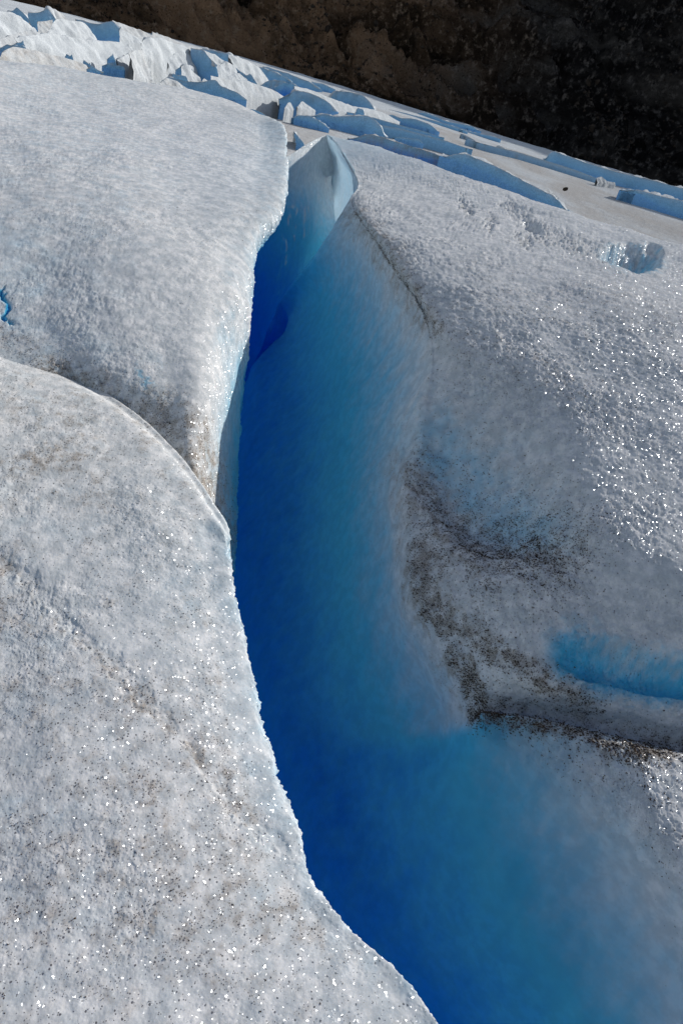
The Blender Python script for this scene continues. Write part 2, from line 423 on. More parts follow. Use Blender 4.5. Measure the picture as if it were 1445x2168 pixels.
P, at, rb, cb, _ = finish_patch(C_net, C_blue, C_rough, C_strokes, .13,
    dents=[(1040, 1025, 215, 150, 42, .14, 1.25, .2), (1350, 1416, 175, 44, 12, .085, 1.25, .25), (1335, 546, 62, 29, 8, .18, 1.12, .72), (1385, 526, 24, 9, 30, .05, 1.1, .6), (1128, 478, 24, 9, 25, .05, 1.15, .5)],
    blue_strokes=[([(1300, 545), (1375, 548)], 24, .35), ([(1215, 1385), (1300, 1425), (1445, 1440)], 54, .52), ([(960, 930), (1040, 1000), (1130, 1080)], 85, .20)],  # blue shade painted into footprint hole and hollow; middle stroke is clear ice
    creases=[([(1075, 430), (1130, 478), (1210, 512), (1290, 535)], 12, .022), ([(974, 426), (1000, 450)], 6, .03), ([(1030, 462), (1046, 483)], 5, .025), ([(1098, 500), (1118, 512)], 5, .025)],
    seed=3, amp=1.0)
mound_C = bpy.data.objects.new('ice_mound', None); COL.objects.link(mound_C)
tag(mound_C, 'grey sparkling ice mound right of the blue crevasse, with black grit in its hollow', 'ice mound')
near_tip = smooth(2.6, .6, np.linalg.norm(P - at_z(700, 300, .95), axis=-1)); at['thin'] = .36 * near_tip + .20 * smooth(rb[14], rb[15], np.arange(P.shape[0]))[:, None] * (smooth(cb[3], cb[5], np.arange(P.shape[1])) * smooth(cb[9], cb[8], np.arange(P.shape[1])))[None]     # the tip is a thin fin of ice
k = int(cb[5])
top = grid_mesh('crust', P[:, k:], sub_attrs(at, (slice(None), slice(k, None))), M_ICE, mound_C, flip=True)
wall = grid_mesh('crevasse_wall', P[:, :k + 1], sub_attrs(at, (slice(None), slice(0, k + 1))), M_WALL, mound_C, flip=True)
C_save = (P[:, k:], at['dirt'][:, k:])

# ---- far end wall of the crevasse ---------------------------------------------------------------------
E_rows = [
 [('w', -2.2, 8.3, .3), ('w', -1.6, 8.4, .35), ('w', -1.2, 8.5, .5), ('w', -.95, 8.55, .6), ('w', -.6, 8.3, .5)],
 [(530, 372, .80), (610, 329, .86), (650, 305, .92), (692, 287, .96), (728, 314, .90)],
 [(530, 440, .45), (605, 395, .55), (655, 370, .62), (705, 352, .66), (756, 374, .65)],
 [(510, 540, -.0), (585, 480, .20), (640, 450, .30), (700, 430, .32), (770, 430, .34)],
 [(490, 650, -.5), (550, 600, -.30), (610, 570, -.22), (670, 540, -.18), (740, 540, -.14)],
 [(460, 800, -1.3), (520, 750, -1.15), (570, 720, -1.1), (630, 700, -1.05), (700, 700, -1.1)],
 [(440, 950, -2.3), (500, 900, -2.2), (560, 880, -2.1), (620, 860, -2.1), (700, 860, -2.1)],
]
E_blue = np.array([[0.0] * 5, [.04, .03, .0, .0, .0], [.25, .16, .08, .04, .02], [.62, .5, .32, .16, .08], [.85, .8, .66, .5, .35], [1] * 5, [1] * 5])  # light glowing through the crest painted as paler ice; blue deepens below
E_rough = np.array([[.8] * 5, [.7] * 5, [.15] * 5, [.05] * 5, [.03] * 5, [0] * 5, [0] * 5])
P, at, *_ = finish_patch(build_net(E_rows), E_blue, E_rough, [], .02, white_strokes=[([(616, 440), (608, 500), (604, 560)], 4, .45), ([(632, 430), (626, 480)], 3.5, .4), ([(600, 480), (594, 560), (588, 620)], 4, .35), ([(648, 440), (640, 500)], 3, .3), ([(622, 500), (618, 545)], 3, .4)], step=2.0, seed=31, amp=.8)
at['thin'] = at['thin'] + .15
grid_mesh('crevasse_wall', P, at, M_WALL, mound_C, flip=True)

# ---- left upper mound ----------------------------------------------------------------------------------
A_rows = [
 [('w', -9, 8.5, -.2), ('w', -5.5, 9.6, .1), ('w', -4.2, 9.7, .2), ('w', -3.2, 9.7, .25), ('w', -2.3, 9.2, .3), ('w', -1.75, 8.3, .4), ('w', -1.75, 7.6, .3), ('w', -1.9, 7.4, -.6), ('w', -2.3, 7.2, -2.4)],
 [(-200, 60, .9), (-60, 121, .96), (130, 147, 1.0), (300, 177, 1.03), (450, 208, 1.04), (545, 243, 1.03), (592, 281, 1.0), ('o', -.28, .02, -.5), ('o', -.6, 0, -2.2)],
 [(-200, 180, .92), (-60, 200, .93), (120, 205, .97), (290, 225, 1.0), (435, 250, 1.01), (548, 288, 1.0), (608, 335, .95), ('o', -.26, .0, -.5), ('o', -.6, 0, -2.2)],
 [(-200, 300, .86), (-60, 300, .87), (110, 300, .91), (270, 310, .94), (410, 330, .95), (540, 360, .94), (607, 398, .89), ('o', -.26, .0, -.5), ('o', -.6, 0, -2.2)],
 [(-200, 420, .78), (-60, 410, .79), (100, 410, .83), (250, 415, .86), (390, 425, .87), (520, 440, .87), (590, 462, .81), ('o', -.24, .0, -.5), ('o', -.6, 0, -2.2)],
 [(-200, 540, .68), (-60, 520, .69), (90, 515, .73), (230, 515, .77), (360, 515, .79), (475, 512, .79), (545, 518, .73), ('o', -.14, .0, -.5), ('o', -.6, 0, -2.2)],
 [(-200, 660, .58), (-60, 620, .58), (80, 610, .62), (210, 605, .67), (340, 602, .70), (455, 600, .70), (535, 605, .625), ('o', -.10, .0, -.5), ('o', -.5, 0, -2.2)],
 [(-200, 760, .52), (-60, 700, .50), (80, 700, .53), (210, 705, .57), (340, 705, .60), (450, 705, .60), (527, 710, .43), ('o', -.12, .0, -.5), ('o', -.5, 0, -2.2)],
 [(-200, 860, .48), (-60, 770, .44), (100, 790, .44), (230, 815, .46), (350, 820, .49), (456, 820, .47), (513, 830, .12), ('o', -.12, .0, -.5), ('o', -.5, 0, -2.2)],
 [(-200, 960, .42), (-60, 880, .36), (110, 880, .34), (240, 890, .35), (350, 915, .37), (428, 925, .36), (504, 930, .0), ('o', -.12, .0, -.5), ('o', -.5, 0, -2.2)],
 [(-200, 1080, .32), (-60, 1000, .26), (110, 990, .25), (250, 990, .25), (370, 1000, .27), (424, 1015, .27), (500, 1030, -.12), ('o', -.12, .0, -.5), ('o', -.5, 0, -2.2)],
 [(-200, 1250, .2), (-60, 1150, .14), (120, 1140, .14), (270, 1130, .14), (390, 1110, .17), (448, 1122, .12), (496, 1130, -.2), ('o', -.12, .0, -.5), ('o', -.5, 0, -2.2)],
 [(-200, 1450, .0), (-60, 1350, .0), (150, 1300, .0), (300, 1280, .0), (420, 1230, -.05), (470, 1220, -.1), (492, 1215, -.3), ('o', -.08, .0, -.5), ('o', -.5, 0, -2.2)],
]
A_net = build_net(A_rows)
A_net = np.concatenate([A_net[:1] + np.array([[[-.1, .8, -2.2]]]), A_net], 0); A_rows.insert(0, None)
A_net = np.concatenate([A_net[:, :1] + np.array([[[-2.6, .3, -.12]]]), A_net[:, :1] + np.array([[[-1.2, .15, -.05]]]), A_net[:, :1] + np.array([[[-.5, .05, -.02]]]), A_net], 1)
A_blue = np.tile([.02, .02, .02, .02, .04, .05, .04, .02, .02, .14, .7, 1.0], (len(A_rows), 1))
A_blue[6:9, 4:6] = .07; A_blue[9:, 9] = .5; A_blue[9:, 10] = .85  # lower rows: shadow strip along the rim painted in as blue
A_rough = np.tile([1, 1, 1, 1, 1, 1, 1, 1, 1, .7, .1, 0], (len(A_rows), 1))
A_strokes = [
 ([(130, 800), (210, 835), (280, 885), (360, 960), (440, 1050), (485, 1130)], 46, 1.0),
 ([(320, 870), (410, 945), (450, 1030)], 60, .8),
 ([(0, 430), (200, 470), (450, 470), (580, 430)], 60, .20),
 ([(0, 720), (60, 740)], 40, .45),
 ([(60, 380), (300, 420)], 70, .14),
]
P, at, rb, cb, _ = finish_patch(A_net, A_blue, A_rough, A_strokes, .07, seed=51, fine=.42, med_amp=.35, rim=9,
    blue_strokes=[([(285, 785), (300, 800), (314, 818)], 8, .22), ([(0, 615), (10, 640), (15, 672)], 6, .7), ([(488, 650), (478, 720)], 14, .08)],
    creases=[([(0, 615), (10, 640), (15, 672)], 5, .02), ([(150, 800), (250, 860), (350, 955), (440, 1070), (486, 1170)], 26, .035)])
mound_A = bpy.data.objects.new('ice_mound', None); COL.objects.link(mound_A)
tag(mound_A, 'large pale rounded ice mound left of the crevasse, its crest against the far glacier', 'ice mound')
k = int(cb[9] + (cb[10] - cb[9]) * .35)
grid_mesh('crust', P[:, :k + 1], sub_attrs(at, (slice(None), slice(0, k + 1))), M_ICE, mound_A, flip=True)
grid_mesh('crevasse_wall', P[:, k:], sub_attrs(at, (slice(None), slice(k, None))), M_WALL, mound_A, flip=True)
A_save = (P[:, :k], at['dirt'][:, :k])

# ---- left lower mound ----------------------------------------------------------------------------------
B_rows = [
 [('w', -3.2, 2.9, .2), ('w', -1.75, 3.0, .15), ('w', -1.2, 2.85, .12), ('w', -.95, 2.65, .1), ('w', -.75, 2.4, .1), ('w', -.58, 2.15, .05), ('w', -.52, 1.98, -.05), ('w', -.55, 1.95, -.5), ('w', -.8, 1.9, -2.2)],
 [(-200, 720, .48), (-30, 742, .45), (140, 800, .437), (260, 872, .43), (360, 962, .40), (440, 1070, .345), (478, 1165, .27), ('o', -.08, 0, -.4), ('o', -.3, 0, -2.2)],
 [(-200, 840, .46), (-30, 810, .455), (110, 860, .44), (225, 930, .42), (330, 1015, .395), (430, 1120, .33), (488, 1200, .25), ('o', -.08, 0, -.4), ('o', -.3, 0, -2.2)],
 [(-200, 960, .41), (-30, 920, .41), (100, 960, .40), (210, 1020, .385), (320, 1095, .36), (432, 1190, .29), (497, 1262, .20), ('o', -.08, 0, -.4), ('o', -.3, 0, -2.2)],
 [(-200, 1100, .34), (-30, 1060, .345), (100, 1090, .34), (215, 1140, .325), (330, 1200, .295), (445, 1280, .23), (515, 1345, .14), ('o', -.08, 0, -.4), ('o', -.3, 0, -2.2)],
 [(-200, 1260, .26), (-30, 1220, .265), (100, 1240, .27), (220, 1275, .255), (345, 1325, .23), (465, 1390, .17), (538, 1440, .085), ('o', -.10, 0, -.35), ('o', -.3, 0, -2.2)],
 [(-200, 1430, .18), (-30, 1390, .19), (105, 1405, .195), (235, 1430, .19), (365, 1465, .165), (485, 1515, .11), (557, 1550, .035), ('o', -.10, 0, -.35), ('o', -.3, 0, -2.2)],
 [(-200, 1600, .11), (-30, 1560, .12), (110, 1575, .13), (250, 1590, .125), (390, 1615, .105), (515, 1645, .055), (592, 1665, -.01), ('o', -.12, 0, -.35), ('o', -.3, 0, -2.2)],
 [(-200, 1770, .05), (-30, 1730, .065), (120, 1740, .075), (275, 1755, .075), (425, 1765, .055), (555, 1775, .015), (628, 1790, -.04), ('o', -.14, 0, -.35), ('o', -.3, 0, -2.2)],
 [(-200, 1930, .0), (-30, 1890, .02), (140, 1895, .035), (310, 1895, .035), (470, 1885, .025), (600, 1865, -.01), (660, 1890, -.06), ('o', -.16, .0, -.35), ('o', -.3, 0, -2.2)],
 [(-200, 2080, -.02), (-30, 2040, -.0), (170, 2040, .01), (360, 2030, .01), (530, 2005, .0), (670, 1955, -.03), (735, 1982, -.07), ('o', -.16, .0, -.35), ('o', -.3, 0, -2.2)],
 [(-200, 2250, -.03), (-30, 2200, -.02), (200, 2190, -.01), (420, 2165, -.01), (620, 2110, -.01), (775, 2040, -.03), (840, 2078, -.07), ('o', -.16, .0, -.35), ('o', -.3, 0, -2.2)],
 [(-200, 2450, -.03), (-30, 2400, -.03), (240, 2370, -.03), (500, 2320, -.03), (720, 2240, -.03), (860, 2150, -.04), (920, 2190, -.08), ('o', -.16, .0, -.35), ('o', -.3, 0, -2.2)],
 [(-200, 2900, -.05), (0, 2850, -.05), (350, 2800, -.05), (650, 2700, -.05), (880, 2500, -.05), (1010, 2350, -.05), (1070, 2400, -.1), ('o', -.16, .0, -.35), ('o', -.3, 0, -2.2)],
]
B_net = build_net(B_rows)
B_net[0] = B_net[1] + np.array([0, .09, -.14])
B_net = np.concatenate([B_net[1:2] + np.array([-.05, .30, -1.2]), B_net], 0); B_rows.insert(0, None)
B_net = np.concatenate([B_net[:, :1] + np.array([[[-2.0, .2, -.08]]]), B_net[:, :1] + np.array([[[-.8, .1, -.03]]]), B_net[:, :1] + np.array([[[-.28, .02, -.01]]]), B_net], 1)
B_blue = np.tile([.02, .02, .02, .02, .03, .03, .02, .02, .04, .16, .7, 1.0], (len(B_rows), 1))
B_rough = np.tile([1, 1, 1, 1, 1, 1, 1, 1, .9, .8, .2, 0], (len(B_rows), 1))
B_strokes = [
 ([(-50, 1130), (30, 1200), (130, 1300), (240, 1400), (400, 1570), (520, 1730), (640, 1830)], 22, .32),
 ([(0, 1260), (80, 1300)], 60, .35), ([(60, 1450), (260, 1480)], 90, .20), ([(430, 1250), (470, 1450)], 45, .22),
 ([(150, 1000), (260, 1080)], 60, .16), ([(250, 1620), (420, 1640)], 70, .22), ([(400, 1560), (480, 1640)], 40, .30),
 ([(100, 1900), (500, 2000)], 160, .13),
]
P, at, rb, cb, _ = finish_patch(B_net, B_blue, B_rough, B_strokes, .32, seed=71, fine=.32, med_amp=.4, big_amp=.25, rim=9,
    creases=[([(-50, 1130), (30, 1200), (130, 1300), (240, 1400), (400, 1570), (520, 1730), (640, 1830)], 17, .006)])
uu = np.arange(P.shape[1]); at['dirt'] = at['dirt'] * (1 - .85 * smooth(cb[8] - .15 * (cb[8] - cb[7]), cb[8] + .45 * (cb[9] - cb[8]), uu))[None]
mound_B = bpy.data.objects.new('ice_mound', None); COL.objects.link(mound_B)
tag(mound_B, 'nearest ice mound, grit speckled grey, filling the lower left beside the crevasse', 'ice mound')
k = int(cb[9] + (cb[10] - cb[9]) * .35)
grid_mesh('crust', P[:, :k + 1], sub_attrs(at, (slice(None), slice(0, k + 1))), M_ICE, mound_B, flip=True)
grid_mesh('crevasse_wall', P[:, k:], sub_attrs(at, (slice(None), slice(k, None))), M_WALL, mound_B, flip=True)
B_save = (P[:, :k], at['dirt'][:, :k])

# ------------------------------------------------------------------ crevasse floor
g = np.stack(np.meshgrid(np.linspace(-14, 14, 90), np.linspace(-4, 13, 90)), -1)
Pf = np.concatenate([g, np.full(g.shape[:2] + (1,), -1.75)], -1)
Pf[..., 2] += .12 * fbm(Pf.reshape(-1, 3), 1.2, 3).reshape(Pf.shape[:2])
z1 = np.ones(Pf.shape[:2])
o = grid_mesh('crevasse_floor', Pf, dict(dirt=z1 * 0, blue=z1, rough=z1 * 0), M_WALL)
tag(o, kind='structure')

# ------------------------------------------------------------------ far glacier sheet
def sheet_z(d, az): return -1.3 - (3.0 + 8.6 * smooth(-.36, .33, az)) * smooth(15, 330, d)
def sheet_full(X, Y):
    d = np.hypot(X, Y)
    Q = np.stack([X.ravel(), Y.ravel(), np.zeros(X.size)], -1)
    und = (fbm(Q * [1, .6, 1], .05, 3, seed=90) * .9 + fbm(Q, .3, 3, seed=95) * .14).reshape(X.shape)
    az_ = np.arctan2(X, Y)
    fall = smooth(-.12, -.22, az_) * smooth(40, 70, d) * smooth(300, 200, d)     # broken ground of the icefall
    lump = (ridged(Q * [1, 1, 1], .085, 4, .5, seed=91) - 1.1).reshape(X.shape)
    ridges = (ridged(Q @ np.array([[.9, .35, 0], [-.35, .9, 0], [0, 0, 1]]) * [.35, 1.5, 1], .05, 3, .45, seed=93) - 1.1).reshape(X.shape)
    return sheet_z(d, az_) + (.4 * und - .3) * smooth(8, 40, d) + (1.6 * lump - 2.0) * fall + .55 * ridges * smooth(35, 120, d) * (1 - fall)
az = np.radians(np.linspace(-62, 62, 420))
dd = np.geomspace(9.5, 480, 520)
D, AZ = np.meshgrid(dd, az, indexing='ij')
X, Y = D * np.sin(AZ), D * np.cos(AZ)
Z = sheet_full(X, Y)
Q = np.stack([X.ravel(), Y.ravel(), Z.ravel()], -1)
Z = Z - 12 * smooth(370, 480, D)
streak = fbm(Q * [.5, .12, 1], .5, 4, .6, seed=99).reshape(X.shape)
patchy = fbm(Q, .9, 4, .6, seed=97).reshape(X.shape)
dirt = np.clip(.62 * smooth(230, 60, D) + .14 + .75 * streak + .25 * patchy, 0, 1)
o = grid_mesh('glacier_surface', np.stack([X, Y, Z], -1), dict(dirt=dirt, blue=dirt * 0, rough=dirt * 0 + .6), M_FAR, flip=True)
tag(o, kind='structure')

# ------------------------------------------------------------------ seracs and ice ridges
def base_distance(px, py):
    d = ray(px, py); hd = math.hypot(d[0], d[1])
    lo, hi = 9.0, 420.0
    for _ in range(60):
        m = .5 * (lo + hi)
        if EYE[2] + d[2] / hd * m > float(sheet_z(np.array(m), math.atan2(d[0], d[1]))): lo = m
        else: hi = m
    return .5 * (lo + hi)

def resample(pts, n):
    pts = np.array(pts, float)
    s = np.concatenate([[0], np.cumsum(np.hypot(*np.diff(pts, axis=0).T) + 1e-6)]); s /= s[-1]
    u = np.linspace(0, 1, n)
    return np.stack([np.interp(u, s, pts[:, 0]), np.interp(u, s, pts[:, 1])], -1)

def serac(name, cat, label, crest, base, yaw=0., lean=.5, back=1.0, dirt=.1, blue=.0, group='seracs on the far glacier', far=1.0, seed=0, bump=1.0, taper=0.0):
    """crest/base: surveyed outlines; yaw turns the front face, lean is its run over rise."""
    n = 46
    cr, ba = resample(crest, n), resample(base, n)
    for _ in range(5): cr[1:-1] = .25 * cr[:-2] + .5 * cr[1:-1] + .25 * cr[2:]
    if taper > 0:
        u_ = np.linspace(0, 1, n); w_ = (smooth(-.02, taper, u_) * (1 - .9 * smooth(1 - taper * .6, 1.0, u_)))[:, None]
        cr = ba + (cr - ba) * w_
    bm = np.array(base, float).mean(0)
    d0 = base_distance(*bm) * far
    dirv = ray(*bm); a0 = math.atan2(dirv[0], dirv[1])
    fw = np.array([math.sin(a0), math.cos(a0), 0.0]); rt = np.array([math.cos(a0), -math.sin(a0), 0.0])
    def on_plane(px, py, extra):    # sight line meets the turned vertical plane, pushed back by extra
        d = ray(px, py)
        nrm_ = fw - math.tan(yaw) * rt
        return EYE + d * ((d0 + extra) / (d @ nrm_))
    rows = []
    Bp = np.array([on_plane(x, y, 0) for x, y in ba])
    Cp = np.array([on_plane(x, y, 0) for x, y in cr])
    hgt = np.maximum(Cp[:, 2] - Bp[:, 2], .02)
    hm = float(np.percentile(hgt, 75))
    Cp = np.array([on_plane(x, y, lean * h) for (x, y), h in zip(cr, hgt)])
    nf, nb = 22, 12
    for j in range(nf + 1):
        v = j / nf
        q = Bp * (1 - v) + Cp * v
        q = q - fw * (.16 * hm * math.sin(math.pi * v) * (1 if lean > .4 else -.6))
        rows.append(q)
    low = np.array([Bp[:, 0], Bp[:, 1], np.minimum(Bp[:, 2], Cp[:, 2]) - 2.2 - .25 * hm]).T
    rows.insert(0, low)
    for j in range(1, nb + 1):
        v = j / nb
        q = Cp + fw * (back * hm * v * 1.6 + .05 * v)
        q[:, 2] -= (hgt + .6 + .1 * hm) * ((.12 * v + .88 * v ** 2.4) if back < 3 else (.25 * v + .75 * v ** 3))
        rows.append(q)
    G = np.array(rows)
    nr = grid_normals(G)
    f = G.reshape(-1, 3)
    sc_ = 1.1 / max(hm, .3)
    h = (fbm(f, sc_, 3, .4, seed=seed) * (.24 if yaw > 0 else .36) + (.10 if yaw > 0 else .18) * (ridged(f, sc_ * .7, 2, seed=seed + 3) - 1)).reshape(G.shape[:2]) * min(hm, 3.0) * bump
    w = np.ones(G.shape[0]); w[nf + 1] = .25; w[nf] = .5; w[0] = 0; w[nf + 2] = .5
    G = G - nr * (h * w[:, None])[..., None]
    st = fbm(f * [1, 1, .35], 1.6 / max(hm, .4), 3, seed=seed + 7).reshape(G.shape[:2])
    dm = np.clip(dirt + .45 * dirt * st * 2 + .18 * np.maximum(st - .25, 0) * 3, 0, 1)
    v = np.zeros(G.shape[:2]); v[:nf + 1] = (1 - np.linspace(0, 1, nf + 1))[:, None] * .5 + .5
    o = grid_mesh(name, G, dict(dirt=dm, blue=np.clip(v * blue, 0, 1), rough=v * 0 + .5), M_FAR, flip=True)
    tag(o, label, cat, group)
    return o

